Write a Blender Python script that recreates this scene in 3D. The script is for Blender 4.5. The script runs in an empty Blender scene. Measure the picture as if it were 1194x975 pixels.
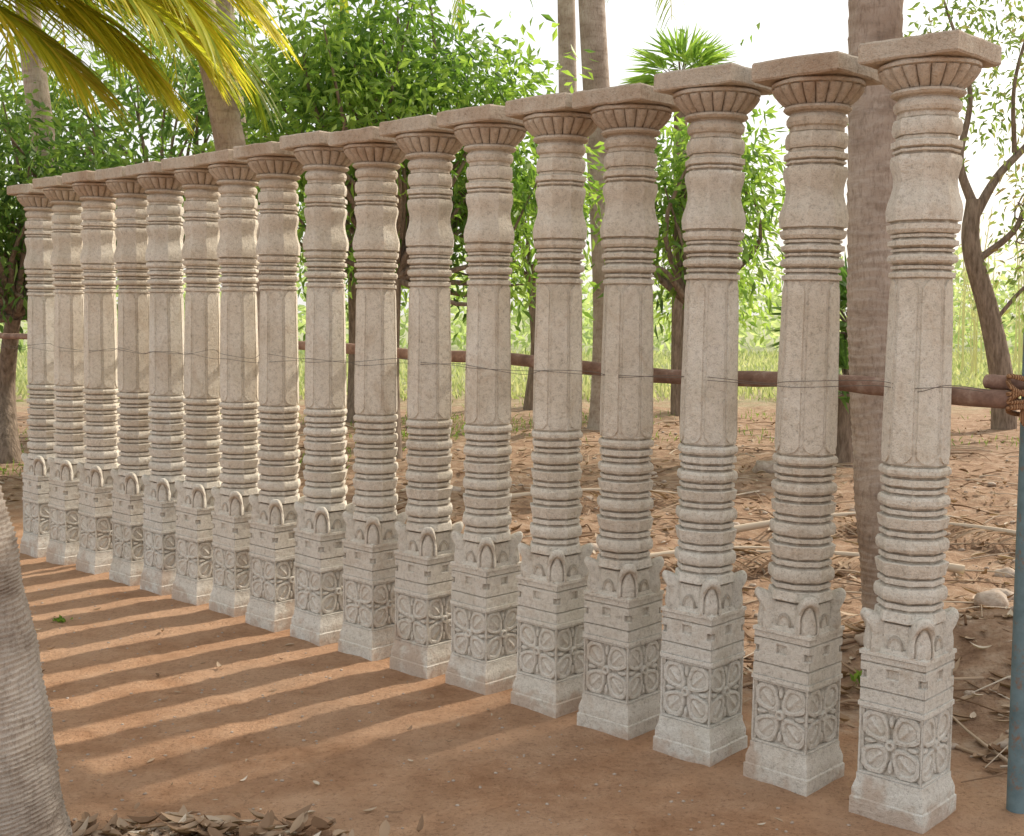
import bpy, math, random
import numpy as np
from mathutils import Vector, noise, Matrix

random.seed(7)
rng = np.random.default_rng(7)
scene = bpy.context.scene
COL = scene.collection
rad = math.radians

# ------------------------------------------------------------------ helpers
def link(ob, parent=None):
    COL.objects.link(ob)
    if parent is not None:
        ob.parent = parent
    return ob

def mesh_np(name, verts, quads, mat=None, rnd=None, smooth=False, sharp=None):
    verts = np.asarray(verts, dtype=np.float32).reshape(-1, 3)
    quads = np.asarray(quads, dtype=np.int32)
    k = quads.shape[1]
    me = bpy.data.meshes.new(name)
    me.vertices.add(len(verts)); me.vertices.foreach_set("co", verts.ravel())
    me.loops.add(quads.size); me.loops.foreach_set("vertex_index", quads.ravel())
    me.polygons.add(len(quads))
    me.polygons.foreach_set("loop_start", np.arange(0, quads.size, k, dtype=np.int32))
    me.update(calc_edges=True)
    me.validate()
    me.polygons.foreach_set("use_smooth", np.full(len(me.polygons), smooth))
    if rnd is not None and len(me.polygons) == len(rnd):
        a = me.attributes.new("rnd", 'FLOAT', 'FACE')
        a.data.foreach_set("value", np.asarray(rnd, dtype=np.float32))
    if mat: me.materials.append(mat)
    if sharp is not None:
        me.set_sharp_from_angle(angle=sharp)
    return me

class MB:
    """accumulates quads"""
    def __init__(s): s.v = []; s.f = []; s.n = 0; s.r = []
    def add(s, v, f, r=None):
        v = np.asarray(v, dtype=float).reshape(-1, 3); f = np.asarray(f, dtype=int).reshape(-1, 4)
        s.v.append(v); s.f.append(f + s.n); s.n += len(v)
        s.r.append(np.full(len(f), 0.5) if r is None else np.broadcast_to(np.asarray(r, dtype=float), (len(f),)))
    def mesh(s, name, mat, smooth=False, sharp=None):
        return mesh_np(name, np.concatenate(s.v), np.concatenate(s.f), mat, np.concatenate(s.r), smooth, sharp)

def grid_faces(nr, nc, wrap=True):
    i = np.arange(nr - 1)[:, None]; j = np.arange(nc if wrap else nc - 1)[None, :]
    a = i * nc + j; b = i * nc + (j + 1) % nc
    return np.stack([a, b, b + nc, a + nc], -1).reshape(-1, 4)

def tube(pts, radii, n=8):
    pts = np.asarray(pts, float); radii = np.asarray(radii, float)
    t = np.gradient(pts, axis=0); t /= np.linalg.norm(t, axis=1)[:, None] + 1e-9
    ref = np.array([0, 0, 1.0]) if abs(t[:, 2]).mean() < .8 else np.array([1.0, 0, 0])
    u = np.cross(t, ref); u /= np.linalg.norm(u, axis=1)[:, None] + 1e-9
    w = np.cross(t, u)
    th = np.linspace(0, 2 * np.pi, n, endpoint=False)
    if radii.ndim == 1: radii = radii[:, None]
    v = pts[:, None] + radii[..., None] * (np.cos(th)[None, :, None] * u[:, None] - np.sin(th)[None, :, None] * w[:, None])
    f = grid_faces(len(pts), n)
    return v.reshape(-1, 3), f[:, ::-1]

def bez(p, n):
    p = np.asarray(p, float); m = len(p)
    P = np.vstack([2 * p[0] - p[1], p, 2 * p[-1] - p[-2]])
    out = []
    for s in np.linspace(0, m - 1 - 1e-6, n):
        i = int(s); t = s - i
        a, b, c, d = P[i], P[i + 1], P[i + 2], P[i + 3]
        out.append(.5 * (2 * b + (c - a) * t + (2 * a - 5 * b + 4 * c - d) * t * t + (3 * b - a - 3 * c + d) * t ** 3))
    return np.array(out)

# ------------------------------------------------------------------ materials
class NT:
    def __init__(s, name):
        s.m = bpy.data.materials.new(name); s.m.use_nodes = True
        s.t = s.m.node_tree; s.t.nodes.clear()
        s.out = s.t.nodes.new("ShaderNodeOutputMaterial")
    def n(s, typ, **kw):
        nd = s.t.nodes.new(typ)
        for k, v in kw.items():
            if k.startswith("i_"):
                key = k[2:]
                key = int(key) if key.isdigit() else key.replace("_", " ")
                if isinstance(v, bpy.types.NodeSocket): s.t.links.new(v, nd.inputs[key])
                else: nd.inputs[key].default_value = v
            else: setattr(nd, k, v)
        return nd
    def l(s, a, b): s.t.links.new(a, b)
    def ramp(s, fac, stops, interp='LINEAR'):
        r = s.n("ShaderNodeValToRGB"); r.color_ramp.interpolation = interp
        cr = r.color_ramp
        while len(cr.elements) > 1: cr.elements.remove(cr.elements[-1])
        cr.elements[0].position = stops[0][0]; cr.elements[0].color = (*stops[0][1], 1)
        for p, c in stops[1:]:
            e = cr.elements.new(p); e.color = (*c, 1)
        s.l(fac, r.inputs[0]); return r.outputs[0]
    def mix(s, fac, a, b, mode='MIX'):
        m = s.n("ShaderNodeMix", data_type='RGBA', blend_type=mode)
        for idx, v in ((0, fac), (6, a), (7, b)):
            if isinstance(v, bpy.types.NodeSocket): s.l(v, m.inputs[idx])
            else: m.inputs[idx].default_value = v if idx == 0 else (*v, 1)
        return m.outputs[2]
    def math(s, op, a, b=0.0, clamp=False):
        m = s.n("ShaderNodeMath", operation=op, use_clamp=clamp)
        for i, v in enumerate((a, b)):
            if isinstance(v, bpy.types.NodeSocket): s.l(v, m.inputs[i])
            else: m.inputs[i].default_value = v
        return m.outputs[0]
    def noise(s, vec, scale, detail=3, rough=.6, dist=0.0):
        nd = s.n("ShaderNodeTexNoise", i_Scale=scale, i_Detail=detail, i_Roughness=rough, i_Distortion=dist)
        if vec is not None: s.l(vec, nd.inputs["Vector"])
        return nd.outputs["Fac"]
    def obj(s): return s.n("ShaderNodeTexCoord").outputs["Object"]
    def bsdf(s, col, rough=.9, bump=None, bstr=.5, bdist=.01, spec=.2):
        b = s.n("ShaderNodeBsdfPrincipled")
        if isinstance(col, bpy.types.NodeSocket): s.l(col, b.inputs["Base Color"])
        else: b.inputs["Base Color"].default_value = (*col, 1)
        b.inputs["Roughness"].default_value = rough
        b.inputs["Specular IOR Level"].default_value = spec
        if bump is not None:
            bp = s.n("ShaderNodeBump", i_Strength=bstr, i_Distance=bdist)
            s.l(bump, bp.inputs["Height"]); s.l(bp.outputs[0], b.inputs["Normal"])
        s.l(b.outputs[0], s.out.inputs[0]); return b

def mat_stone():
    t = NT("weathered_granite"); o = t.obj()
    oi = t.n("ShaderNodeObjectInfo")
    off = t.n("ShaderNodeVectorMath", operation='ADD'); t.l(o, off.inputs[0])
    cx = t.n("ShaderNodeCombineXYZ"); t.l(t.math('MULTIPLY', oi.outputs["Random"], 37.0), cx.inputs[0]); t.l(cx.outputs[0], off.inputs[1])
    v = off.outputs[0]
    sep = t.n("ShaderNodeSeparateXYZ"); t.l(o, sep.inputs[0]); z = sep.outputs[2]
    n1 = t.noise(v, 4, 4, .65); n2 = t.noise(v, 60, 4, .75); n3 = t.noise(v, 230, 2, .85)
    base = t.ramp(n1, [(.3, (.70, .63, .53)), (.5, (.81, .755, .665)), (.7, (.87, .835, .765))])
    zz = t.math('ADD', z, t.math('MULTIPLY', t.math('SUBTRACT', n1, .5), .9))
    low = t.ramp(t.math('DIVIDE', zz, 2.35), [(.12, (1, 1, 1)), (.40, (0, 0, 0))])
    base = t.mix(t.math('MULTIPLY', low, .65), base, (.87, .855, .81))
    hi = t.ramp(t.math('DIVIDE', z, 2.35), [(.90, (0, 0, 0)), (.955, (1, 1, 1))])
    capc = t.ramp(n1, [(.3, (.46, .33, .24)), (.6, (.62, .54, .45))])
    base = t.mix(t.math('MULTIPLY', hi, .8), base, capc)
    base = t.mix(.7, base, t.ramp(n2, [(.28, (.44, .41, .38)), (.43, (.85, .84, .83)), (.56, (1, 1, 1))]), 'MULTIPLY')
    base = t.mix(.45, base, t.ramp(n3, [(.34, (.36, .34, .32)), (.46, (1, 1, 1))]), 'MULTIPLY')
    stain = t.ramp(t.noise(v, 6, 4, .75, .6), [(.54, (0, 0, 0)), (.70, (1, 1, 1))])
    base = t.mix(t.math('MULTIPLY', stain, .36), base, (.50, .37, .25))
    moss = t.ramp(t.noise(v, 2.2, 4, .7), [(.52, (0, 0, 0)), (.66, (1, 1, 1))])
    base = t.mix(t.math('MULTIPLY', moss, .22), base, (.50, .49, .38))
    foot = t.ramp(zz, [(.0, (1, 1, 1)), (.07, (0, 0, 0))])
    base = t.mix(t.math('MULTIPLY', foot, .45), base, (.50, .32, .21))
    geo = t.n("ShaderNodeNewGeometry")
    crev_shade = t.ramp(geo.outputs["Pointiness"], [(.38, (.22, .17, .13)), (.48, (.90, .89, .88)), (.51, (.93, .93, .93)), (.57, (1.0, 1.0, 1.0))])  # shade in crevices painted into the colour; edges lighter as wear and facet highlight
    base = t.mix(.95, base, crev_shade, 'MULTIPLY')
    tone = t.ramp(oi.outputs["Random"], [(0, (.90, .88, .85)), (.5, (1, .985, .955)), (1, (.97, .975, .97))])
    base = t.mix(1.0, base, tone, 'MULTIPLY')
    h = t.math('ADD', n2, t.math('MULTIPLY', n3, .5))
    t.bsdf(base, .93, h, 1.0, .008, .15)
    return t.m

def mat_leaf(name, stops, trans=.45, tcol=1.6, rough=.5, plain=False):
    t = NT(name)
    a = t.n("ShaderNodeAttribute", attribute_name="rnd")
    c = t.ramp(a.outputs["Fac"], stops)
    if plain:
        b = t.n("ShaderNodeBsdfDiffuse"); t.l(c, b.inputs["Color"])
    else:
        b = t.n("ShaderNodeBsdfPrincipled"); t.l(c, b.inputs["Base Color"]); b.inputs["Roughness"].default_value = rough
        b.inputs["Specular IOR Level"].default_value = .35
    tr = t.n("ShaderNodeBsdfTranslucent")
    cc = t.mix(1.0, c, (tcol, tcol * 1.0, tcol * .6), 'MULTIPLY'); t.l(cc, tr.inputs[0])
    mx = t.n("ShaderNodeMixShader"); mx.inputs[0].default_value = trans
    t.l(b.outputs[0], mx.inputs[1]); t.l(tr.outputs[0], mx.inputs[2]); t.l(mx.outputs[0], t.out.inputs[0])
    return t.m

def mat_palm_bark(name, c1, c2, c3):
    t = NT(name); o = t.obj()
    mr = t.n("ShaderNodeMapping"); mr.inputs["Scale"].default_value = (1.6, 1.6, 6); t.l(o, mr.inputs[0])
    w = t.noise(mr.outputs[0], 3.0, 4, .65)
    mp = t.n("ShaderNodeMapping"); mp.inputs["Scale"].default_value = (8, 8, 2.2); t.l(o, mp.inputs[0])
    fib = t.noise(mp.outputs[0], 7, 4, .75)
    n1 = t.noise(o, 3, 3, .65)
    c = t.ramp(n1, [(.3, c1), (.55, c2), (.75, c3)])
    c = t.mix(.55, c, t.ramp(w, [(.32, (.50, .45, .41)), (.5, (1, 1, 1))]), 'MULTIPLY')
    c = t.mix(.6, c, t.ramp(fib, [(.3, (.42, .38, .35)), (.52, (1, 1, 1))]), 'MULTIPLY')
    geo = t.n("ShaderNodeNewGeometry")
    c = t.mix(.8, c, t.ramp(geo.outputs["Pointiness"], [(.42, (.36, .31, .27)), (.49, (1, 1, 1))]), 'MULTIPLY')
    h = t.math('ADD', t.math('MULTIPLY', w, .5), fib)
    t.bsdf(c, .95, h, .9, .012, .1)
    return t.m

def mat_bark(name, c1, c2):
    t = NT(name); o = t.obj()
    mp = t.n("ShaderNodeMapping"); mp.inputs["Scale"].default_value = (5, 5, 1); t.l(o, mp.inputs[0])
    n = t.noise(mp.outputs[0], 5, 4, .7)
    t.bsdf(t.ramp(n, [(.3, c1), (.7, c2)]), .95, n, .9, .04, .1)
    return t.m

def mat_ground():
    t = NT("red_earth"); o = t.obj()
    sep = t.n("ShaderNodeSeparateXYZ"); t.l(o, sep.inputs[0])
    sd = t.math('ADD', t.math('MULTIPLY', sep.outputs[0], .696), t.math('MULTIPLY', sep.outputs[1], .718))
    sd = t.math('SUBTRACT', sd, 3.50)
    nA = t.noise(o, 1.1, 3, .6); nB = t.noise(o, 6, 4, .72); nC = t.noise(o, 55, 4, .85)
    front = t.ramp(nB, [(.3, (.41, .225, .125)), (.5, (.525, .305, .18)), (.72, (.63, .395, .25))])
    pale = t.ramp(nA, [(.40, (0, 0, 0)), (.60, (1, 1, 1))])
    front = t.mix(t.math('MULTIPLY', pale, .5), front, (.64, .43, .29))
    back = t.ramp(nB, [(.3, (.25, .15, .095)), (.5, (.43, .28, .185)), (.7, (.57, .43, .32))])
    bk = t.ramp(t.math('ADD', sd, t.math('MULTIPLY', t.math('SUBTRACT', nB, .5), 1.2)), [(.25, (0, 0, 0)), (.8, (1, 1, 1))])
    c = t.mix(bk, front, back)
    far = t.math('DIVIDE', t.math('ADD', sep.outputs[1], t.math('MULTIPLY', t.math('SUBTRACT', nA, .5), 12)), 40.0)
    gm = t.ramp(far, [(.46, (0, 0, 0)), (.66, (1, 1, 1))])
    c = t.mix(gm, c, (.38, .40, .24))
    c = t.mix(.65, c, t.ramp(nC, [(.32, (.42, .38, .35)), (.48, (1, 1, 1))]), 'MULTIPLY')
    vor = t.n("ShaderNodeTexVoronoi", i_Scale=45.0); t.l(o, vor.inputs["Vector"])
    gr = t.math('MULTIPLY', t.ramp(vor.outputs["Distance"], [(.08, (1, 1, 1)), (.18, (0, 0, 0))]), t.ramp(nB, [(.5, (0, 0, 0)), (.62, (1, 1, 1))]))
    c = t.mix(t.math('MULTIPLY', gr, .45), c, (.70, .56, .45))
    h = t.math('ADD', t.math('MULTIPLY', nB, 1.8), nC)
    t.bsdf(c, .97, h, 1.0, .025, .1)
    return t.m

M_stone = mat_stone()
M_ground = mat_ground()
M_palmA = mat_palm_bark("palm_bark", (.33, .255, .205), (.47, .39, .33), (.57, .50, .44))
M_palmF = mat_palm_bark("palm_bark_grey", (.40, .33, .27), (.54, .47, .40), (.64, .58, .52))
M_bark = mat_bark("tree_bark", (.13, .095, .07), (.37, .29, .23))
M_leaf = mat_leaf("green_leaves", [(0, (.05, .105, .025)), (.5, (.13, .235, .05)), (1, (.27, .39, .09))], .48, 1.9)
M_leafdk = mat_leaf("dark_leaves", [(0, (.045, .095, .025)), (.5, (.10, .19, .05)), (1, (.20, .30, .08))], .45, 1.8)
M_leaflt = mat_leaf("distant_leaves", [(0, (.24, .33, .15)), (.5, (.38, .47, .25)), (1, (.54, .60, .40))], .5, 1.5, plain=True)  # pale tones stand in for distance haze, put into the leaf colour
M_frond = mat_leaf("palm_leaflets", [(0, (.09, .15, .02)), (.5, (.24, .31, .035)), (.8, (.48, .48, .055)), (1, (.60, .50, .09))], .5, 1.6)
M_sparse = mat_leaf("sparse_leaves", [(0, (.11, .17, .05)), (.6, (.22, .31, .09)), (1, (.36, .28, .16))], .45, 1.5)
M_grass = mat_leaf("dry_grass", [(0, (.24, .30, .13)), (.5, (.42, .46, .26)), (1, (.62, .60, .42))], .4, 1.4, plain=True)
M_dry = mat_leaf("dry_leaves", [(0, (.17, .10, .06)), (.4, (.33, .225, .15)), (.75, (.48, .37, .27)), (1, (.64, .56, .46))], .1, 1.1, .8, plain=True)
M_weed = mat_leaf("weeds", [(0, (.08, .15, .03)), (1, (.22, .33, .07))], .4, 1.6, plain=True)

# ------------------------------------------------------------------ ground
def axis(a, b, fine0, fine1, step, ncoarse):
    f = np.arange(fine0, fine1, step)
    l = fine0 - (np.geomspace(1, 1 + (fine0 - a), ncoarse) - 1)[1:][::-1]
    r = fine1 + (np.geomspace(1, 1 + (b - fine1), ncoarse) - 1)
    return np.concatenate([l, f, r])
xs = axis(-300, 300, -4.5, 4.5, .035, 34); ys = axis(-60, 500, 2.2, 11.5, .035, 40)
def gh(x, y):
    d = .696 * x + .718 * y - 3.50
    near = noise.noise((x * .8, y * .8, 0)) * .014 + noise.noise((x * 3.5, y * 3.5, 3)) * .010 + noise.noise((x * 11, y * 11, 9)) * .006
    k = min(max((d - .35) / 1.0, 0), 1)
    back = noise.noise((x * 1.1, y * 1.1, 5)) * .06 + noise.noise((x * 5, y * 5, 1)) * .026 + noise.noise((x * 15, y * 15, 1)) * .015
    m = math.exp(-((x - 2.35) ** 2 + (y - 5.3) ** 2) / .35) * .16 + math.exp(-((x - 1.70) ** 2 + (y - 5.45) ** 2) / .12) * .07
    return near * (1 - k) + (back + .01) * k + m - .004
V = np.array([(x, y, gh(x, y)) for y in ys for x in xs])
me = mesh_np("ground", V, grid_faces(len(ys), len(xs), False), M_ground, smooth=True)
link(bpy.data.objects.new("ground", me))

# ------------------------------------------------------------------ pillar
def sect(th, w, kind):
    d = np.degrees(th)
    ro = w / np.cos(np.radians(((d + 22.5) % 45) - 22.5))
    rs = w / np.cos(np.radians(((d + 45) % 90) - 45))
    rr = np.full_like(th, w)
    if kind <= 1: r = rs * (1 - kind) + ro * kind
    else: r = ro * (2 - kind) + rr * (kind - 1)
    return r
def bands(lst, groove=.010, ch=.0015):
    out = []
    for z0, z1, wa, wb in lst:
        g = min(wa, wb) - groove
        out += [(z0, g, 1), (z0 + .0008, wa - ch, 1), (z0 + .003, wa, 1)]
        if wa == wb and z1 - z0 > .024:      # convex torus-like faceted ring
            out += [(z0 + (z1 - z0) * .3, wa + .0035, 1), (z0 + (z1 - z0) * .7, wa + .0035, 1)]
        out += [(z1 - .003, wb, 1), (z1 - .0008, wb - ch, 1), (z1, g, 1)]
    return out
PROF = [(-.03, .120, 0), (.045, .120, 0), (.049, .1155, 0), (.072, .1155, 0), (.085, .112, 0), (.104, .106, 0), (.122, .106, 0), (.124, .089, 0),
 (.336, .089, 0), (.338, .1075, 0), (.352, .1075, 0), (.354, .089, 0), (.500, .089, 0), (.502, .108, 0), (.514, .108, 0), (.516, .100, 0), (.528, .097, .3)]
PROF += bands([(.531, .606, .088, .088), (.613, .646, .099, .095), (.653, .670, .091, .091), (.678, .720, .097, .097), (.728, .746, .091, .091), (.753, .797, .093, .101),
 (.805, .821, .091, .091), (.829, .868, .0965, .0965), (.876, .891, .091, .091), (.899, .935, .093, .0985), (.943, .958, .0905, .0905), (.966, 1.000, .095, .095),
 (1.008, 1.022, .089, .089), (1.030, 1.052, .0935, .0935), (1.060, 1.088, .0945, .0945)])
PROF += [(1.092, .085, 1), (1.096, .0905, 1), (1.25, .089, 1), (1.45, .0855, 1), (1.62, .0825, 1), (1.650, .082, 1)]
PROF += bands([(1.656, 1.674, .089, .089), (1.681, 1.693, .084, .084), (1.700, 1.726, .091, .091), (1.733, 1.743, .085, .085), (1.750, 1.768, .0945, .0945), (1.775, 1.786, .087, .087)], .008)
PROF += [(1.790, .092, 1), (1.800, .098, 1), (1.815, .0985, 1), (1.8175, .089, 1), (1.823, .089, 1), (1.826, .100, 1), (1.858, .1025, 1), (1.880, .0985, 1), (1.905, .0905, 1), (1.930, .0855, 1), (1.950, .085, 1), (1.968, .0885, 1), (1.988, .094, 1), (2.006, .0955, 1), (2.018, .092, 1), (2.020, .082, 1)]
PROF += bands([(2.026, 2.036, .090, .090), (2.041, 2.062, .095, .095)], .007) + [(2.065, .082, 1), (2.074, .082, 1)] + bands([(2.076, 2.126, .089, .089)]) + [(2.131, .082, 1), (2.143, .082, 1.4), (2.147, .090, 1.6), (2.158, .095, 1.6), (2.170, .095, 1.6), (2.180, .089, 1.8), (2.184, .084, 2), (2.192, .086, 2)]
CAP = [(2.188, .082, 0), (2.192, .101, 0), (2.199, .108, 0), (2.206, .105, .0), (2.209, .098, .3), (2.214, .104, .8), (2.222, .115, 1), (2.235, .128, 1), (2.248, .138, 1), (2.257, .144, 1), (2.264, .1455, .8), (2.267, .139, .2), (2.270, .1465, 0), (2.279, .147, 0), (2.284, .139, 0), (2.290, .13, 0)]

sst = lambda a, b, x: np.clip((x - a) / (b - a), 0, 1) ** 2 * (3 - 2 * np.clip((x - a) / (b - a), 0, 1))
def relief(seed):
    n = 84
    u = np.linspace(-1, 1, n); U, W = np.meshgrid(u, u)
    h = np.zeros_like(U)
    for q in range(4):
        a0 = math.pi / 4 + q * math.pi / 2
        A = U * math.cos(a0) + W * math.sin(a0); B = -U * math.sin(a0) + W * math.cos(a0)
        wid = .42 * np.clip(.5 + A * .8, .2, 1.15)
        e = np.sqrt(((A - .66) / .52) ** 2 + (B / wid) ** 2)
        p = (1 - sst(.94, 1.03, e)) * (1.05 - .25 * sst(.0, .9, e)) - .40 * (1 - sst(.62, .70, e)) + .30 * np.exp(-(B / .05) ** 2) * (1 - sst(.45, .58, e))
        h = np.maximum(h, p)
        a0 = q * math.pi / 2
        A = U * math.cos(a0) + W * math.sin(a0); B = -U * math.sin(a0) + W * math.cos(a0)
        e = np.sqrt(((A - .68) / .22) ** 2 + (B / .09) ** 2)
        h = np.maximum(h, .75 * (1 - sst(.6, 1.0, e)))
    r = np.hypot(U, W)
    h = np.maximum(h, 1.2 * (1 - sst(.14, .19, r)) - .5 * (1 - sst(.04, .08, r)))
    fr = np.maximum(abs(U), abs(W))
    h = np.where(fr > .94, 1.0, h * (1 - sst(.915, .94, fr)))
    return u, h * .015 - .001

def block_relief():
    nu, nv = 81, 41
    u = np.linspace(-1, 1, nu); v = np.linspace(-1, 1, nv); U, W = np.meshgrid(u, v)
    h = np.ones_like(U)
    h = np.where((abs(U) > .80) & (W > .05) & (W < .35), .25, h)
    h = np.where((abs(U) < .18) & (W > .15) & (W < .55), .3, h)
    h = np.where((abs(W + .45) < .045), .4, h)
    h = np.where((abs(W - .70) < .045), .45, h)
    return u, v, h * .014

def pillar_mesh(seed):
    mb = MB(); N = 96
    th = np.linspace(0, 2 * np.pi, N, endpoint=False)
    rows = []
    for z, w, k in PROF:
        r = sect(th, w, k); rows.append(np.stack([r * np.cos(th), r * np.sin(th), np.full(N, z)], -1))
    R2 = [rows[0]]
    for a, b in zip(rows[:-1], rows[1:]):
        m = max(1, int((b[0, 2] - a[0, 2]) / .03))
        for k in range(1, m + 1): R2.append(a + (b - a) * k / m)
    mb.add(np.concatenate(R2), grid_faces(len(R2), N))
    N2 = 320; th2 = np.linspace(0, 2 * np.pi, N2, endpoint=False); rows = []
    for z, w, k in CAP:
        g = np.abs(np.cos(10 * th2)) ** .55
        r = w - .020 * k * (1 - g)
        rows.append(np.stack([r * np.cos(th2), r * np.sin(th2), np.full(N2, z)], -1))
    mb.add(np.concatenate(rows), grid_faces(len(rows), N2))
    for q in range(8):
        a = q * math.pi / 4
        c, s = math.cos(a), math.sin(a)
        zz = np.array([1.100, 1.108, 1.122, 1.25, 1.4, 1.5, 1.60, 1.624, 1.640, 1.650])
        hw = np.array([.006, .020, .0305, .030, .029, .0283, .0278, .0265, .016, .004])
        wz = np.interp(zz, [1.096, 1.25, 1.45, 1.62, 1.65], [.0905, .089, .0855, .0825, .082])
        v = []
        for sx, hh in ((-1.03, 0), (-1, .0048), (1, .0048), (1.03, 0)):
            x = wz + hh - (.002 if hh == 0 else 0); y = hw * sx
            v.append(np.stack([x * c - y * s, x * s + y * c, zz], -1))
        mb.add(np.concatenate(v), grid_faces(4, len(zz), False)[:, ::-1])
    u, h = relief(seed); n = len(u); bu, bv, bh = block_relief()
    for q in range(4):
        a = q * math.pi / 2; c, s = math.cos(a), math.sin(a)
        U, W = np.meshgrid(u, u)
        x = .090 + h; y = U * .1035; z = .230 + W * .106
        mb.add(np.stack([x * c - y * s, x * s + y * c, z], -1).reshape(-1, 3), grid_faces(n, n, False))
        U, W = np.meshgrid(bu, bv)
        x = .090 + bh; y = U * .1035; z = .427 + W * .073
        mb.add(np.stack([x * c - y * s, x * s + y * c, z], -1).reshape(-1, 3), grid_faces(len(bv), len(bu), False))
        pw, ph = .026, .045
        tt = np.linspace(0, np.pi, 19); ring = []
        for (sc, out_) in ((1.0, -.006), (.98, .005), (.88, .007), (.74, .006), (.68, .001), (.02, .004)):
            yy = np.cos(tt) * pw * sc; z_ = .529 + np.sin(tt) ** .8 * ph * sc
            xx = np.full_like(yy, .091 + out_)
            ring.append(np.stack([xx * c - yy * s, xx * s + yy * c, z_], -1))
        mb.add(np.concatenate(ring), grid_faces(len(ring), 19, False)[:, ::-1])
    # corner arches : rim + recessed inner tongue, curled forward at the top
    prof = bez([(.090, .511), (.124, .512), (.134, .520), (.136, .542), (.133, .565), (.132, .586), (.138, .603), (.147, .616), (.149, .630), (.141, .642), (.125, .640), (.088, .624)], 60)
    m = 41; ts = np.sin(np.linspace(-1, 1, m) * math.pi / 2)
    zrel = (prof[:, 1] - .511) / .131
    for q in range(4):
        a = math.pi / 4 + q * math.pi / 2; c, s = math.cos(a), math.sin(a)
        offs = []
        for tp in ts:
            k = max(0, 1 - abs(tp) ** 3.5) ** .5
            zt = .511 + (prof[:, 1] - .511) * (.42 + .58 * k)
            e = np.sqrt(tp ** 2 + np.clip((zrel - .35) / .62, 0, 9) ** 2)
            g = .012 * np.exp(-((e - .62) / .10) ** 2) * (zrel > .04)
            rt = .084 + (prof[:, 0] - .084) * k ** .6 - g * k
            wd = .040 - .006 * np.clip((prof[:, 1] - .55) / .09, 0, 1)
            py = wd * tp
            offs.append(np.stack([rt * c - py * s, rt * s + py * c, zt], -1))
        mb.add(np.stack(offs, 1).reshape(-1, 3), grid_faces(len(prof), m, False))
    S = .152
    z0, z1 = 2.286, 2.345
    prf = [(.0, z0 + .004), (.5, z0 + .002), (.97, z0), (1.0, z0 + .006), (1.0, z0 + .02), (1.0, z0 + .04), (1.0, z1 - .006), (.975, z1), (.5, z1), (.0, z1 - .002)]
    tt = np.linspace(0, 2 * np.pi, 96, endpoint=False) + math.pi / 4
    rows = []
    for f, z in prf:
        r = S * f / np.maximum(abs(np.cos(tt)), abs(np.sin(tt)))
        rows.append(np.stack([r * np.cos(tt), r * np.sin(tt), np.full(96, z)], -1))
    mb.add(np.concatenate(rows), grid_faces(len(rows), 96))
    V = np.concatenate(mb.v); F = np.concatenate(mb.f)
    out = V.copy()
    for i, p in enumerate(V):
        q = Vector((p[0] + seed * 3.1, p[1], p[2]))
        nv = noise.noise_vector(q * 50) * .0006 + noise.noise_vector(q * 8) * .0010
        if p[2] > 2.28: nv = nv * 1.6 + noise.noise_vector(q * 14) * .003
        out[i] += np.array(nv) * (1 if p[2] > .01 else 0)
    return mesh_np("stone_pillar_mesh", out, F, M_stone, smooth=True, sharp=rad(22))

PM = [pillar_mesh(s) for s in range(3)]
P1 = np.array([1.223, 3.69]); D = np.array([-.718, .696]); NN = np.array([.696, .718])
ROT = math.atan2(D[1], D[0])
T = [0, .390, .764, 1.129, 1.480, 1.858, 2.206, 2.589, 2.956, 3.322, 3.681, 4.037, 4.384, 4.737, 5.138, 5.527, 5.906]
for i, t in enumerate(T):
    ob = bpy.data.objects.new("stone_pillar", PM[(i * 2) % 3])
    p = P1 + D * t + NN * random.uniform(-.008, .008)
    lean = rad(.6 + .5 * i / 16 + random.uniform(-.3, .3))
    M = Matrix.Translation((p[0], p[1], 0)) @ Matrix.Rotation(lean, 4, 'Y') @ Matrix.Rotation(rad(random.uniform(-.25, .25)), 4, 'X') @ Matrix.Rotation(ROT + math.pi / 2 * random.randrange(4) + rad(random.uniform(-1.8, 1.8)), 4, 'Z') @ Matrix.Scale(1 + random.uniform(-.005, .005), 4, (0, 0, 1))
    ob.matrix_world = M
    link(ob)

# ------------------------------------------------------------------ rails, pipe, wire, rope
t_ = NT("reddish_wood"); o = t_.obj(); n_ = t_.noise(o, 14, 5, .7)
t_.bsdf(t_.ramp(n_, [(.3, (.15, .09, .07)), (.55, (.28, .18, .14)), (.75, (.45, .36, .30))]), .85, n_, .7, .01)
M_wood = t_.m
t_ = NT("painted_steel"); o = t_.obj(); n_ = t_.noise(o, 9, 5, .7)
c_ = t_.ramp(n_, [(.35, (.10, .16, .18)), (.6, (.16, .24, .27))])
c_ = t_.mix(t_.ramp(t_.noise(o, 22, 5, .8), [(.54, (0, 0, 0)), (.66, (1, 1, 1))]), c_, (.24, .14, .09))
b_ = t_.bsdf(c_, .55, n_, .3, .003, .4)
M_steel = t_.m
t_ = NT("coir_rope"); w_ = t_.n("ShaderNodeTexWave", i_Scale=60.0, i_Distortion=3.0); t_.l(t_.obj(), w_.inputs["Vector"])
t_.bsdf(t_.ramp(w_.outputs["Fac"], [(0, (.20, .10, .05)), (1, (.48, .28, .16))]), .95, w_.outputs["Fac"], .8, .004)
M_rope = t_.m
t_ = NT("rusty_wire"); t_.bsdf((.14, .12, .10), .6); M_wire = t_.m

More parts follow.
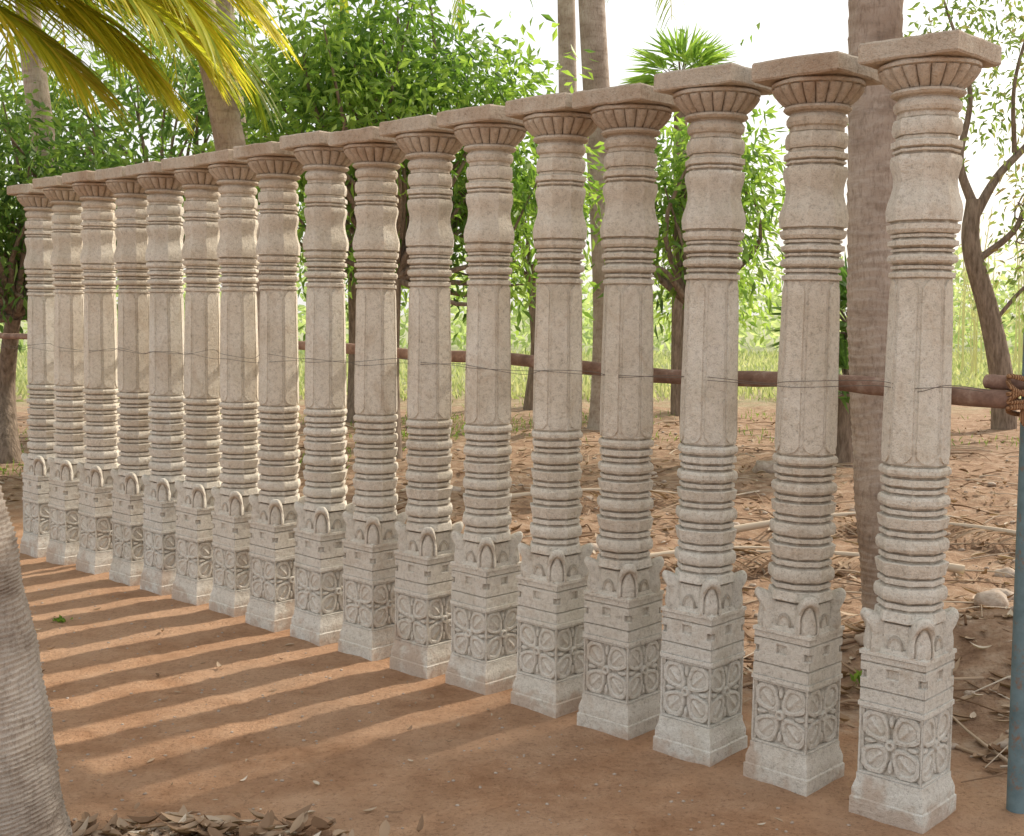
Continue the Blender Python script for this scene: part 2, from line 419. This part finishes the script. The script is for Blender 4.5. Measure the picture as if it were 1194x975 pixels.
def rail(name, t0, t1, off0, off1, z0, z1, r, seed):
    n = 90; s = np.linspace(0, 1, n); pts = []
    for k in s:
        tt = t0 + (t1 - t0) * k; q = P1 + D * tt + NN * (off0 + (off1 - off0) * k)
        wob = noise.noise((tt * 1.3, seed, 0)) * .025
        pts.append((q[0] + wob * .5, q[1], z0 + (z1 - z0) * k + wob))
    rr = np.array([r * (1 - .15 * k) * (1 + .12 * noise.noise((k * 30, seed, 2))) for k in s])
    rr[0] *= .6; rr[-1] *= .6
    mb = MB(); v, f = tube(pts, rr, 12); mb.add(v, f)
    for e, d in ((0, 0), (n - 1, 1)):
        ring = v[e * 12:(e + 1) * 12]; cen = ring.mean(0)
        vv = np.vstack([ring, np.repeat(cen[None], 12, 0)]); mb.add(vv, grid_faces(2, 12))
    link(bpy.data.objects.new(name, mb.mesh(name, M_wood, True, rad(50))))
rail("wooden_rail", -.24, 3.05, .17, .19, 1.285, 1.37, .029, 1)
rail("wooden_rail", -.7, -.13, .20, .20, 1.335, 1.34, .026, 5)
rail("wooden_rail", 2.75, 7.6, .235, .26, 1.365, 1.375, .024, 3)
def pipe(x, y, z1, r):
    z = np.array([-.2, z1 * .5, z1 - .004, z1, z1, z1 - .06]); rr = np.array([r, r, r, r * .93, r * .86, r * .8])
    mb = MB()
    th = np.linspace(0, 2 * np.pi, 24, endpoint=False)
    v = np.concatenate([np.stack([x + a * np.cos(th), y + a * np.sin(th), np.full(24, b)], -1) for a, b in zip(rr, z)])
    mb.add(v, grid_faces(6, 24))
    link(bpy.data.objects.new("steel_pipe_post", mb.mesh("steel_pipe_post", M_steel, True, rad(40))))
pp = P1 + D * -.257 + NN * .245
pipe(pp[0], pp[1], 1.49, .031)
p2 = P1 + D * 2.46 + NN * .33; pipe(p2[0], p2[1], 1.50, .024)
p3 = P1 + D * 5.3 + NN * .33; pipe(p3[0], p3[1], 1.50, .024)
mb = MB()
for k in range(7):
    a0 = random.uniform(0, 6); zc = 1.295 + .014 * (k - 3)
    th = np.linspace(0, 2 * np.pi, 28); til = random.uniform(-.5, .5)
    cx = pp[0] - NN[0] * .035; cy = pp[1] - NN[1] * .035
    R1 = .075 + random.uniform(-.004, .006); R2 = .05
    px = cx + NN[0] * R1 * np.cos(th) + D[0] * R2 * np.sin(th)
    py = cy + NN[1] * R1 * np.cos(th) + D[1] * R2 * np.sin(th)
    pz = zc + til * .07 * np.sin(th + a0)
    v, f = tube(np.stack([px, py, pz], -1), np.full(28, .0075), 8); mb.add(v, f)
for k in range(2):
    v, f = tube(bez([(pp[0] - .05, pp[1] - .06, 1.27), (pp[0] - .045 - .01 * k, pp[1] - .07, 1.22), (pp[0] - .03 + .03 * k, pp[1] - .075, 1.17)], 12), np.linspace(.007, .004, 12), 6); mb.add(v, f)
link(bpy.data.objects.new("rope_lashing", mb.mesh("rope_lashing", M_rope, True)))
mb = MB()
for row, zb in ((0, 1.335), (1, 1.318)):
    pts = []
    for i, t in enumerate([-.25] + T + [6.3]):
        lx = .022 if 0 < i < 18 else 0
        q = P1 + D * (t + .10) - NN * .099; pts.append((q[0] + lx, q[1], zb + random.uniform(-.02, .02)))
        q = P1 + D * (t - .02 + (.0 if row else .02)) - NN * .097; pts.append((q[0] + lx, q[1], zb + random.uniform(-.014, .014)))
    pts = sorted(pts, key=lambda p: np.dot(np.array(p[:2]) - P1, D))
    v, f = tube(bez(pts, 260), np.full(260, .0011), 5); mb.add(v, f)
link(bpy.data.objects.new("binding_wire", mb.mesh("binding_wire", M_wire, True)))

# ------------------------------------------------------------------ vegetation builders
def leaves(mb, pos, dirs, L, W, rnd, fold=.12):
    n = len(pos)
    dirs = dirs / (np.linalg.norm(dirs, axis=1)[:, None] + 1e-9)
    r = rng.normal(size=(n, 3)); s = np.cross(dirs, r); s /= np.linalg.norm(s, axis=1)[:, None] + 1e-9
    up = np.cross(s, dirs)
    L = np.broadcast_to(L, (n,))[:, None]; W = np.broadcast_to(W, (n,))[:, None]
    b = pos; tip = pos + dirs * L - np.array([0, 0, 1]) * L * .15
    m = pos + dirs * L * .45 + up * L * fold
    v = np.stack([b, m + s * W / 2, tip, m - s * W / 2], 1).reshape(-1, 3)
    f = np.arange(4 * n).reshape(n, 4)
    mb.add(v, f, rnd)

def crown(mb, c, rr, nclump, per, sig, L, W, shell=.5, droop=.35, tb=0.0, tmb=None, root=None, rb=.05):
    c = np.array(c, float); rr = np.array(rr, float)
    for k in range(nclump):
        d = rng.normal(size=3); d /= np.linalg.norm(d)
        q = c + d * rr * (shell + (1 - shell) * rng.random()) * (rng.random() ** .25)
        s = sig * rng.uniform(.6, 1.4); m = int(per * rng.uniform(.6, 1.4))
        off = rng.normal(size=(m, 3)) * s * np.array([1, 1, .75])
        dirs = off / (s + 1e-6) * .6 + rng.normal(size=(m, 3)) * .6 + np.array([0, 0, -droop])
        tint = np.clip(tb + rng.uniform(.1, .75) + rng.normal(size=m) * .16 + .12 * off[:, 2] / s, 0, 1)
        leaves(mb, q + off, dirs, L * rng.uniform(.6, 1.25, m), W * rng.uniform(.7, 1.2, m), tint)
        if tmb is not None and root is not None and rng.random() < .6:
            root_ = np.array(root); mid = root_ * .45 + q * .55 + rng.normal(size=3) * .18
            v, f = tube(bez([root_, mid, q], 8), np.linspace(rb, .007, 8), 6); tmb.add(v, f)

def finish_tree(name, loc, trunk_mb, tmat, leaf_mb, lmat, leafname="foliage"):
    e = bpy.data.objects.new(name, None); link(e)
    if trunk_mb and trunk_mb.n:
        link(bpy.data.objects.new("trunk", trunk_mb.mesh("trunk", tmat, True)), e)
    if leaf_mb and leaf_mb.n:
        link(bpy.data.objects.new(leafname, leaf_mb.mesh(leafname, lmat)), e)
    return e

def leafy_tree(name, base, root, c, rr, nclump, per, sig=.3, L=.15, W=.05, mat=None, tb=0, r0=.14, extra=(), droop=.35):
    tm, lm = MB(), MB()
    b = np.array(base, float); r = np.array(root, float)
    mid = (b + r) / 2 + rng.normal(size=3) * np.array([.12, .12, 0])
    v, f = tube(bez([b - [0, 0, .2], b + [0, 0, .1], mid, r], 24), np.linspace(r0, r0 * .55, 24) * (1 + .5 * np.exp(-np.linspace(0, 12, 24))), 12); tm.add(v, f)
    crown(lm, c, rr, nclump, per, sig, L, W, tb=tb, tmb=tm, root=root, rb=r0 * .3, droop=droop)
    for (c2, rr2, n2) in extra:
        crown(lm, c2, rr2, n2, per, sig, L, W, tb=tb, tmb=tm, root=root, rb=r0 * .3, droop=droop)
    return finish_tree(name, base, tm, M_bark, lm, mat or M_leaf)

def frond(lm, sm, base, az, el, length, curl, n=46, LL=.75, W=.035, tint=.5, hang=.7, fwd=.45):
    m = 26; p = np.array(base, float); pts = [p.copy()]; e = el
    for k in range(m):
        d = np.array([math.cos(az) * math.cos(e), math.sin(az) * math.cos(e), math.sin(e)])
        p = p + d * length / m; pts.append(p.copy()); e -= curl / m * (.4 + 1.2 * k / m)
        e = max(e, -1.45)
    pts = np.array(pts)
    v, f = tube(pts, np.linspace(.028, .005, len(pts)), 6); sm.add(v, f, .9)
    tg = np.gradient(pts, axis=0); tg /= np.linalg.norm(tg, axis=1)[:, None]
    side0 = np.array([-math.sin(az), math.cos(az), 0])
    for k in range(n):
        s = .14 + .86 * (k + rng.uniform(-.3, .3)) / n; s = min(max(s, .1), .995)
        i = s * (len(pts) - 1); j = min(int(i), len(pts) - 2); q = pts[j] * (1 - (i - j)) + pts[j + 1] * (i - j); tt = tg[j]
        ll = LL * (math.sin(math.pi * (.12 + .80 * s)) ** .6) * rng.uniform(.85, 1.1)
        for sg in (-1, 1):
            d = side0 * sg * .75 + tt * (fwd + .5 * s) + rng.normal(size=3) * .06
            d /= np.linalg.norm(d)
            pp_ = [q]; dd = d.copy(); cur = q.copy(); seg = 5
            for a in range(seg):
                cur = cur + dd * ll / seg; pp_.append(cur.copy()); dd = dd + np.array([0, 0, -hang * .30]); dd /= np.linalg.norm(dd)
            pp_ = np.array(pp_)
            wv = np.cross(d, np.array([0, 0, 1.0])); wv = wv / (np.linalg.norm(wv) + 1e-6) * .6 + np.array([0, 0, .6]) * rng.uniform(-.6, .8)
            ww = W * np.array([.5, 1, .95, .8, .5, .06])[:, None] / 2
            vv = np.stack([pp_ + wv * ww, pp_ - wv * ww], 1).reshape(-1, 3)
            ff = [(2 * a, 2 * a + 1, 2 * a + 3, 2 * a + 2) for a in range(seg)]
            lm.add(vv, ff, float(np.clip(tint + rng.normal() * .13, 0, 1)))

def palm(name, pts, r0, r1, mat, nfr=13, fl=3.2, flare=.5, crown_on=True, tint=.4, fine=True, LL=.75, sp=.075, rs=.035):
    tm, lm, sm = MB(), MB(), MB()
    P = bez(pts, 8); L = np.linalg.norm(np.diff(P, axis=0), axis=1).sum()
    n = int(L / (.010 if fine else .08)); P = bez(pts, n)
    s = np.linspace(0, L, n)
    r = r1 + (r0 - r1) * (1 - s / L) + flare * r0 * np.exp(-s / .22)
    NS = 40 if fine else 20
    th = np.linspace(0, 2 * np.pi, NS, endpoint=False)
    if fine:
        ph = (s[:, None] + np.array([[noise.noise((math.cos(a), math.sin(a), z * 3)) * .06 for a in th] for z in s])) / sp
        saw = ph % 1.0
        wob = np.array([[noise.noise((math.cos(a) * 1.5, math.sin(a) * 1.5, z * 2.2 + r0 * 50)) * .06 + noise.noise((math.cos(a) * 6, math.sin(a) * 6, z * 9)) * .02 for a in th] for z in s])
        rr = r[:, None] * (1 + rs * saw ** 2) * (1 + wob)
    else: rr = np.repeat(r[:, None], NS, 1)
    v, f = tube(P, rr, NS); tm.add(v, f)
    if crown_on:
        top = P[-1]
        for k in range(nfr):
            az = k * 2.39996 + rng.uniform(-.2, .2); el = rad(rng.uniform(-5, 70)) if k % 3 else rad(rng.uniform(-30, 10))
            frond(lm, sm, top, az, el, fl * rng.uniform(.85, 1.1), rad(rng.uniform(70, 120)), tint=tint + rng.uniform(-.2, .2), LL=LL, n=34, W=.045)
    e = finish_tree(name, None, tm, mat, lm, M_frond, "fronds")
    if sm.n: link(bpy.data.objects.new("frond_stems", sm.mesh("frond_stems", M_frond, True)), e)
    return e

# --- palms
palm("coconut_palm", [(1.78, 5.46, -.1), (1.73, 5.46, .3), (1.65, 5.47, 1.2), (1.61, 5.48, 2.2), (1.58, 5.5, 4.0), (1.53, 5.6, 7.2)], .140, .100, M_palmA, 12, 3.2, .75, sp=.065, rs=.045)
palm("coconut_palm", [(1.22, 16, -.1), (1.25, 16, 1.5), (1.18, 16, 3), (1.02, 16, 5.5), (.9, 16.2, 8.5)], .2, .16, M_palmA, 14, 3.5, .4, fine=False)
palm("coconut_palm", [(.95, 20, -.1), (.93, 20, 3), (.88, 20, 6), (.8, 20, 9)], .17, .13, M_palmA, 12, 3.3, .4, fine=False)
palm("coconut_palm", [(-2.20, 11, -.1), (-2.28, 11, 1.5), (-2.50, 11, 3.0), (-2.78, 11, 4.5), (-3.1, 11, 6.6)], .145, .115, M_palmA, 14, 3.6, .4, tint=.55)
palm("coconut_palm", [(-3.5, 17, -.1), (-3.65, 17, 2.5), (-3.9, 17, 5.5), (-4.0, 17, 7.5)], .15, .12, M_palmA, 12, 3.2, .4, fine=False)
palm("coconut_palm", [(-5.0, 14, -.1), (-5.15, 14, 2.0), (-5.4, 14, 4.5), (-5.5, 14, 6.5)], .15, .12, M_palmA, 12, 3.4, .4, fine=False)
palm("coconut_palm", [(-1.42, 3.32, -.1), (-1.455, 3.32, .25), (-1.51, 3.32, .7), (-1.60, 3.33, 1.15), (-2.0, 3.4, 2.4), (-3.4, 3.0, 7.0)], .175, .13, M_palmF, 9, 3.0, .28, sp=.05, rs=.05)
# palm whose hanging fronds fill the upper left
tm, lm, sm = MB(), MB(), MB()
Pt = bez([(-5.7, 9.4, -.1), (-5.6, 9.4, 2.5), (-5.5, 9.4, 4.35)], 60); v, f = tube(Pt, np.linspace(.2, .14, 60), 20); tm.add(v, f)
top = np.array([-5.5, 9.4, 4.35])
for az, el, ln, cu, ti in ((-2, 6, 3.5, 55, .85), (-9, 14, 3.7, 75, .8), (6, 20, 3.7, 70, .78), (-16, 2, 3.5, 45, .72), (3, -4, 3.0, 45, .72), (-5, 28, 3.9, 85, .8), (12, 8, 3.4, 60, .65), (0, 14, 3.8, 62, .85),
                           (-1, 0, 2.9, 50, .8), (5, 10, 3.3, 66, .82), (-6, -10, 2.6, 40, .75), (24, 20, 4.0, 90, .45), (60, 30, 3.6, 90, .4), (110, 30, 3.6, 90, .4), (180, 30, 3.6, 90, .4), (250, 30, 3.6, 90, .4), (310, 45, 3.8, 100, .5)):
    frond(lm, sm, top, rad(az), rad(el), ln, rad(cu), n=96, LL=1.2, W=.045, tint=ti, hang=.42, fwd=.75)
e = finish_tree("coconut_palm", None, tm, M_palmA, lm, M_frond, "fronds")
link(bpy.data.objects.new("frond_stems", sm.mesh("frond_stems", M_frond, True)), e)

# --- leafy trees
leafy_tree("mango_tree", (-1.3, 13, 0), (-1.25, 13, 1.9), (-1.40, 13, 3.7), (1.8, 1.4, 1.7), 96, 90, .30, .16, .052, tb=.24, extra=[((-.1, 13.6, 2.6), (.8, .9, 1.0), 26)])
leafy_tree("mango_tree", (1.8, 12, 0), (1.75, 12, 1.6), (1.75, 12, 2.7), (.85, .9, 1.1), 36, 85, .26, .15, .045, tb=.24)
leafy_tree("mango_tree", (-5.2, 12.5, 0), (-5.1, 12.5, 1.5), (-5.0, 12.5, 2.6), (1.4, 1, 1.2), 60, 80, .3, .16, .05, mat=M_leafdk, tb=.15)
leafy_tree("mango_tree", (-5.2, 19, 0), (-5.3, 19, 2.2), (-5.4, 19, 4.2), (3.0, 1.5, 2.0), 66, 70, .42, .24, .08, mat=M_leafdk, tb=.4)
leafy_tree("mango_tree", (-2.2, 17, 0), (-2.2, 17, 2.0), (-2.3, 17, 3.2), (1.8, 1.2, 1.6), 36, 65, .36, .2, .07, tb=.4)
leafy_tree("mango_tree", (.3, 19, 0), (.3, 19, 2.0), (.35, 19, 3.0), (1.3, 1.2, 1.2), 20, 60, .35, .2, .07, tb=.45)
leafy_tree("mango_tree", (3.2, 19, 0), (3.2, 19, 1.6), (3.1, 19, 2.3), (1.3, 1.2, 1.1), 20, 60, .35, .18, .06, tb=.5)
# right sparse tree with bent trunk
tm, lm = MB(), MB()
v, f = tube(bez([(6.5, 16, -.2), (6.45, 16, .6), (6.25, 16, 1.5), (5.98, 16, 2.4), (6.0, 16, 3.0)], 30), np.linspace(.17, .10, 30), 12); tm.add(v, f)
for pth, r0 in (([(5.97, 16, 2.7), (6.3, 16, 3.3), (6.8, 16, 3.9), (7.2, 16, 5)], .075), ([(6.0, 16, 2.9), (5.8, 16, 3.5), (5.9, 16, 4.4), (5.5, 16, 5.6)], .07),
                ([(6.05, 16, 2.2), (6.5, 15.9, 2.6), (6.7, 15.9, 3.1), (7.1, 15.8, 3.5)], .05), ([(5.8, 16, 3.6), (5.2, 16, 4.2), (4.9, 16, 5.2)], .04), ([(6.5, 16, 3.6), (6.4, 15.8, 4.5), (6.7, 15.8, 5.6)], .035),
                ([(6.3, 16, 1.4), (6.7, 15.9, 1.9), (7.2, 15.8, 2.2)], .03)):
    v, f = tube(bez(pth, 20), np.linspace(r0, .015, 20), 8); tm.add(v, f)
crown(lm, (6.3, 16, 4.7), (1.9, 1.2, 1.2), 56, 26, .40, .14, .05)
crown(lm, (7.0, 15.8, 2.5), (.8, .6, 1.1), 34, 30, .26, .14, .05, tmb=tm, root=(6.7, 15.9, 2.7), rb=.015, tb=.2)
finish_tree("neem_tree", None, tm, M_bark, lm, M_sparse)
leafy_tree("neem_tree", (6.2, 8.8, 0), (6.0, 8.4, 3.0), (5.7, 7.9, 5.3), (2.7, 1.9, 1.2), 105, 62, .38, .16, .055, mat=M_sparse, r0=.16)  # added mostly out of view, crown sized and placed to shade the foreground
leafy_tree("neem_tree", (4.6, 3.8, 0), (4.5, 3.9, 2.4), (4.4, 4.2, 4.4), (1.6, 1.6, 1.1), 34, 42, .38, .15, .05, mat=M_sparse, r0=.12)

def fan_plant(name, base, z0, n, R, trunk=True, tint=.4, mat=M_leafdk):
    tm, lm = MB(), MB(); b = np.array(base, float)
    if trunk:
        v, f = tube(bez([b - [0, 0, .2], b + [0, 0, z0 / 2], b + [0, 0, z0]], 20), np.full(20, .1), 12); tm.add(v, f)
    c = b + [0, 0, z0]
    for k in range(n):
        az = rng.uniform(0, 6.28); el = rng.uniform(-.3, 1.4)
        d = np.array([math.cos(az) * math.cos(el), math.sin(az) * math.cos(el), math.sin(el)])
        hub = c + d * R * .35; v, f = tube([c, hub], [.012, .008], 5); tm.add(v, f)
        s = np.cross(d, [0, 0, 1]); s /= np.linalg.norm(s) + 1e-6
        for j in range(13):
            a = (j - 6) / 6 * 1.25; dd = d * math.cos(a) + s * math.sin(a)
            leaves(lm, hub[None], dd[None], R * .75, .05, np.clip([tint + rng.normal() * .15], 0, 1), .04)
    finish_tree(name, None, tm, M_bark, lm, mat)
fan_plant("fan_palm", (2.45, 18, 0), 4.85, 22, .9, tint=.7, mat=M_leaf)
fan_plant("fan_palm", (3.42, 12.2, 0), 1.35, 22, .85, tint=.5)
fan_plant("fan_palm", (3.30, 12.0, 0), .75, 16, .7, tint=.5)

mb = MB()
for k in range(230):
    y = rng.uniform(38, 62); x = rng.uniform(-.62, .62) * y
    h = 2.8 + 1.6 * noise.noise((x * .12, 0, 4)) + (1.5 if x < -4 else 0)
    m = 60; c = np.array([x, y, rng.uniform(.2, h)])
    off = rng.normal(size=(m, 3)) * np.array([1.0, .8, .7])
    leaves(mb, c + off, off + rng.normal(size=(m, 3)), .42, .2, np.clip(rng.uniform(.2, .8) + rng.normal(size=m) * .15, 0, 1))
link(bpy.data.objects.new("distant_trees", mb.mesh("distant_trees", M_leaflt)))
mb = MB()
for k in range(75):
    y = rng.uniform(26, 36); x = y * rng.uniform(.30, .60); h = rng.uniform(2.0, 4.0)
    v, f = tube(bez([(x, y, 0), (x + rng.uniform(-.1, .1), y, h / 2), (x + rng.uniform(-.25, .25), y, h)], 5), np.linspace(.026, .008, 5), 5); mb.add(v, f, .95)
    m = 20; z = rng.uniform(.25, 1, m) * h; off = rng.normal(size=(m, 3)) * .16
    leaves(mb, np.stack([np.full(m, x), np.full(m, y), z], -1) + off, off + [0, 0, .25], .3, .04, np.clip(.65 + rng.normal(size=m) * .15, 0, 1))
link(bpy.data.objects.new("sapling_thicket", mb.mesh("sapling_thicket", M_grass)))

def grassfield(name, n, xf, hr, w, mat, tint):
    mb = MB(); P = np.array([xf() for _ in range(n)]); z = np.array([gh(a, b) if b < 12 else 0 for a, b in P])
    h = rng.uniform(*hr, n)
    d = rng.normal(size=(n, 3)) * .35 + [0, 0, 1]
    leaves(mb, np.column_stack([P, z - .01]), d, h, w, np.clip(tint + rng.normal(size=n) * .22, 0, 1), .03)
    link(bpy.data.objects.new(name, mb.mesh(name, mat)))
def f1():
    y = rng.uniform(21, 44); return (rng.uniform(-.55, .55) * y, y)
grassfield("field_grass", 26000, f1, (.12, .40), .05, M_grass, .5)
cl = [(rng.uniform(-7, 8), rng.uniform(11, 22)) for _ in range(60)]
def f2():
    c = cl[rng.integers(len(cl))]; return (c[0] + rng.normal() * .35, c[1] + rng.normal() * .35)
grassfield("grass_tufts", 4500, f2, (.05, .16), .012, M_weed, .6)

# litter -------------------------------------------------
def litter(name, n, fn, size, mat, tint=.5, lift=0):
    mb = MB()
    for k in range(n):
        x, y = fn(); L = rng.uniform(*size); W = L * rng.uniform(.18, .45); a = rng.uniform(0, 6.28)
        ca, sa = math.cos(a), math.sin(a); cur = rng.uniform(-.1, .7); z = gh(x, y) + .004 + rng.uniform(0, lift)
        til = rng.uniform(-.2, .5); cup = rng.uniform(.1, 1.0)
        us = np.linspace(-.5, .5, 6); vv = []
        for u in us:
            ww = W * (1 - (2 * abs(u)) ** 2.2) * .5 + .001
            for q in (-1, 0, 1):
                lx, ly = u * L, q * ww * (1 - .3 * cup); lz = max(cur, 0) * L * (u * u) * 1.8 + abs(q) * cup * ww + til * (u + .5) * L * .5
                ly += .15 * L * u * u * til
                vv.append((x + lx * ca - ly * sa, y + lx * sa + ly * ca, z + lz))
        mb.add(vv, grid_faces(6, 3, False), float(np.clip(tint + rng.normal() * .25, 0, 1)))
    link(bpy.data.objects.new(name, mb.mesh(name, mat, True)))
def back_pt():
    while True:
        y = 3.4 + rng.random() ** 1.4 * 14; x = rng.uniform(-.6, .6) * y
        if .696 * x + .718 * y > 3.50 + .35 + rng.random() * .4: return x, y
litter("fallen_leaves", 4000, back_pt, (.03, .13), M_dry, .45)
def pile():
    return -.98 + rng.normal() * .22, 3.43 + rng.normal() * .07
litter("dry_leaf_pile", 380, pile, (.04, .12), M_dry, .45, .03)
def front_pt():
    while True:
        y = rng.uniform(3.0, 7); x = rng.uniform(-.45, .4) * y
        if .696 * x + .718 * y < 3.3: return x, y
litter("scattered_leaves", 70, front_pt, (.015, .055), M_dry, .6)

mb = MB()
for k in range(800):
    x, y = back_pt(); L = rng.uniform(.1, .8); a = rng.uniform(0, 6.28); z = gh(x, y) + .008
    p0 = np.array([x, y, z]); d = np.array([math.cos(a), math.sin(a), 0]) * L
    q1 = p0 + d * .5 + [0, 0, rng.uniform(0, .04)]; q1[:2] += rng.normal(size=2) * L * .06; q2 = p0 + d
    q2[2] = gh(q2[0], q2[1]) + .01
    if (.696 * q2[0] + .718 * q2[1]) < 3.75: continue
    v, f = tube(bez([p0, q1, q2], 7), np.linspace(rng.uniform(.003, .009), .002, 7), 5); mb.add(v, f, rng.random())
link(bpy.data.objects.new("fallen_twigs", mb.mesh("fallen_twigs", M_dry, True)))
def dry_frond(x, y, az, L):
    lm, sm = MB(), MB(); frond(lm, sm, (x, y, .06 + gh(x, y)), az, .12, L, .35, n=34, LL=.42, W=.03, tint=.35, hang=.55)
    V = np.concatenate(lm.v); V[:, 2] = np.maximum(V[:, 2], .02)
    me = mesh_np("dry_palm_frond", V, np.concatenate(lm.f), M_dry, np.concatenate(lm.r))
    ob = link(bpy.data.objects.new("dry_palm_frond", me))
    V = np.concatenate(sm.v); V[:, 2] = np.maximum(V[:, 2], .02)
    link(bpy.data.objects.new("stem", mesh_np("stem", V, np.concatenate(sm.f), M_dry, np.concatenate(sm.r), True)), ob)
dry_frond(1.5, 8.2, .25, 1.9); dry_frond(2.6, 6.9, 2.9, 1.6); dry_frond(-.2, 9.5, .1, 1.8); dry_frond(3.6, 7.6, 2.5, 1.5); dry_frond(.6, 7.0, .3, 1.3)

t_ = NT("field_stone"); o = t_.obj(); n_ = t_.noise(o, 20, 5, .7)
t_.bsdf(t_.ramp(n_, [(.3, (.32, .24, .18)), (.7, (.55, .47, .40))]), .95, n_, .7, .01); M_rock = t_.m
def rock(mb, x, y, r, zr=.65, seed=0):
    n, m = 9, 12; v = []
    for i in range(n):
        ph = math.pi * i / (n - 1)
        for j in range(m):
            a = 2 * math.pi * j / m; p = Vector((math.sin(ph) * math.cos(a), math.sin(ph) * math.sin(a), -math.cos(ph)))
            q = p * (1 + .35 * noise.noise(p * 1.3 + Vector((seed, x, y))) + .12 * noise.noise(p * 4 + Vector((seed, y, x))))
            v.append((x + q.x * r * 1.2, y + q.y * r, gh(x, y) + r * zr * .35 + q.z * r * zr))
    mb.add(v, grid_faces(n, m), .5)
mb = MB()
for k in range(800):
    x, y = back_pt(); rock(mb, x, y, rng.uniform(.005, .020) * (1 + (rng.random() < .05) * 1.8), .7, k)
for k in range(480):
    x, y = front_pt(); rock(mb, x, y, rng.uniform(.002, .006), .7, k)
link(bpy.data.objects.new("pebbles", mb.mesh("pebbles", M_rock, True)))
for x, y, r in ((2.35, 5.85, .075), (2.62, 6.4, .06), (2.5, 11.8, .12), (1.3, 8.6, .07)):
    mb = MB(); rock(mb, x, y, r, .75, x); link(bpy.data.objects.new("field_stone", mb.mesh("field_stone", M_rock, True)))

mb = MB()
for (x, y) in ((1.50, 4.75), (1.45, 4.9), (-2.27, 6.0)):
    for k in range(14):
        a = rng.uniform(0, 6.28); d = np.array([[math.cos(a), math.sin(a), rng.uniform(.4, 1.6)]])
        leaves(mb, np.array([[x, y, gh(x, y)]]) + rng.normal(size=(1, 3)) * [.02, .02, 0], d, rng.uniform(.05, .12) * (.4 if y > 5.9 else 1), .025, [rng.random()])
link(bpy.data.objects.new("weeds", mb.mesh("weeds", M_weed)))

# ------------------------------------------------------------------ light
az = math.atan2(.75, .66); el = rad(36)
w = bpy.data.worlds.new("World"); scene.world = w; w.use_nodes = True
nt = w.node_tree; bg = nt.nodes["Background"]
sky = nt.nodes.new("ShaderNodeTexSky"); sky.sky_type = 'NISHITA'; sky.sun_disc = False
sky.sun_elevation = el; sky.sun_rotation = az; sky.dust_density = 4.0; sky.air_density = 1.0; sky.ozone_density = 1.0
hz = nt.nodes.new("ShaderNodeMix"); hz.data_type = 'RGBA'; hz.inputs[0].default_value = .58; hz.inputs[7].default_value = (10.3, 10.1, 9.7, 1)
nt.links.new(sky.outputs[0], hz.inputs[6]); nt.links.new(hz.outputs[2], bg.inputs[0]); bg.inputs[1].default_value = .15
sl = bpy.data.lights.new("sun", 'SUN'); sl.energy = 4.8; sl.angle = rad(1.2); sl.color = (1, .91, .77)
so = bpy.data.objects.new("sun", sl)
sd = Vector((math.sin(az) * math.cos(el), math.cos(az) * math.cos(el), math.sin(el)))
so.rotation_euler = (-sd).to_track_quat('-Z', 'Y').to_euler(); so.location = sd * 30; link(so)

cam = bpy.data.cameras.new("camera"); cam.sensor_width = 36; cam.lens = 1420 / 1194 * 36; cam.clip_end = 2000; cam.clip_start = .05
co = bpy.data.objects.new("camera", cam); co.location = (0, 0, 1.55); co.rotation_euler = (rad(85), 0, 0); link(co)
scene.camera = co
scene.view_settings.view_transform = 'Standard'; scene.view_settings.look = 'None'; scene.view_settings.exposure = 0
print("faces", sum(len(m.polygons) for m in bpy.data.meshes))
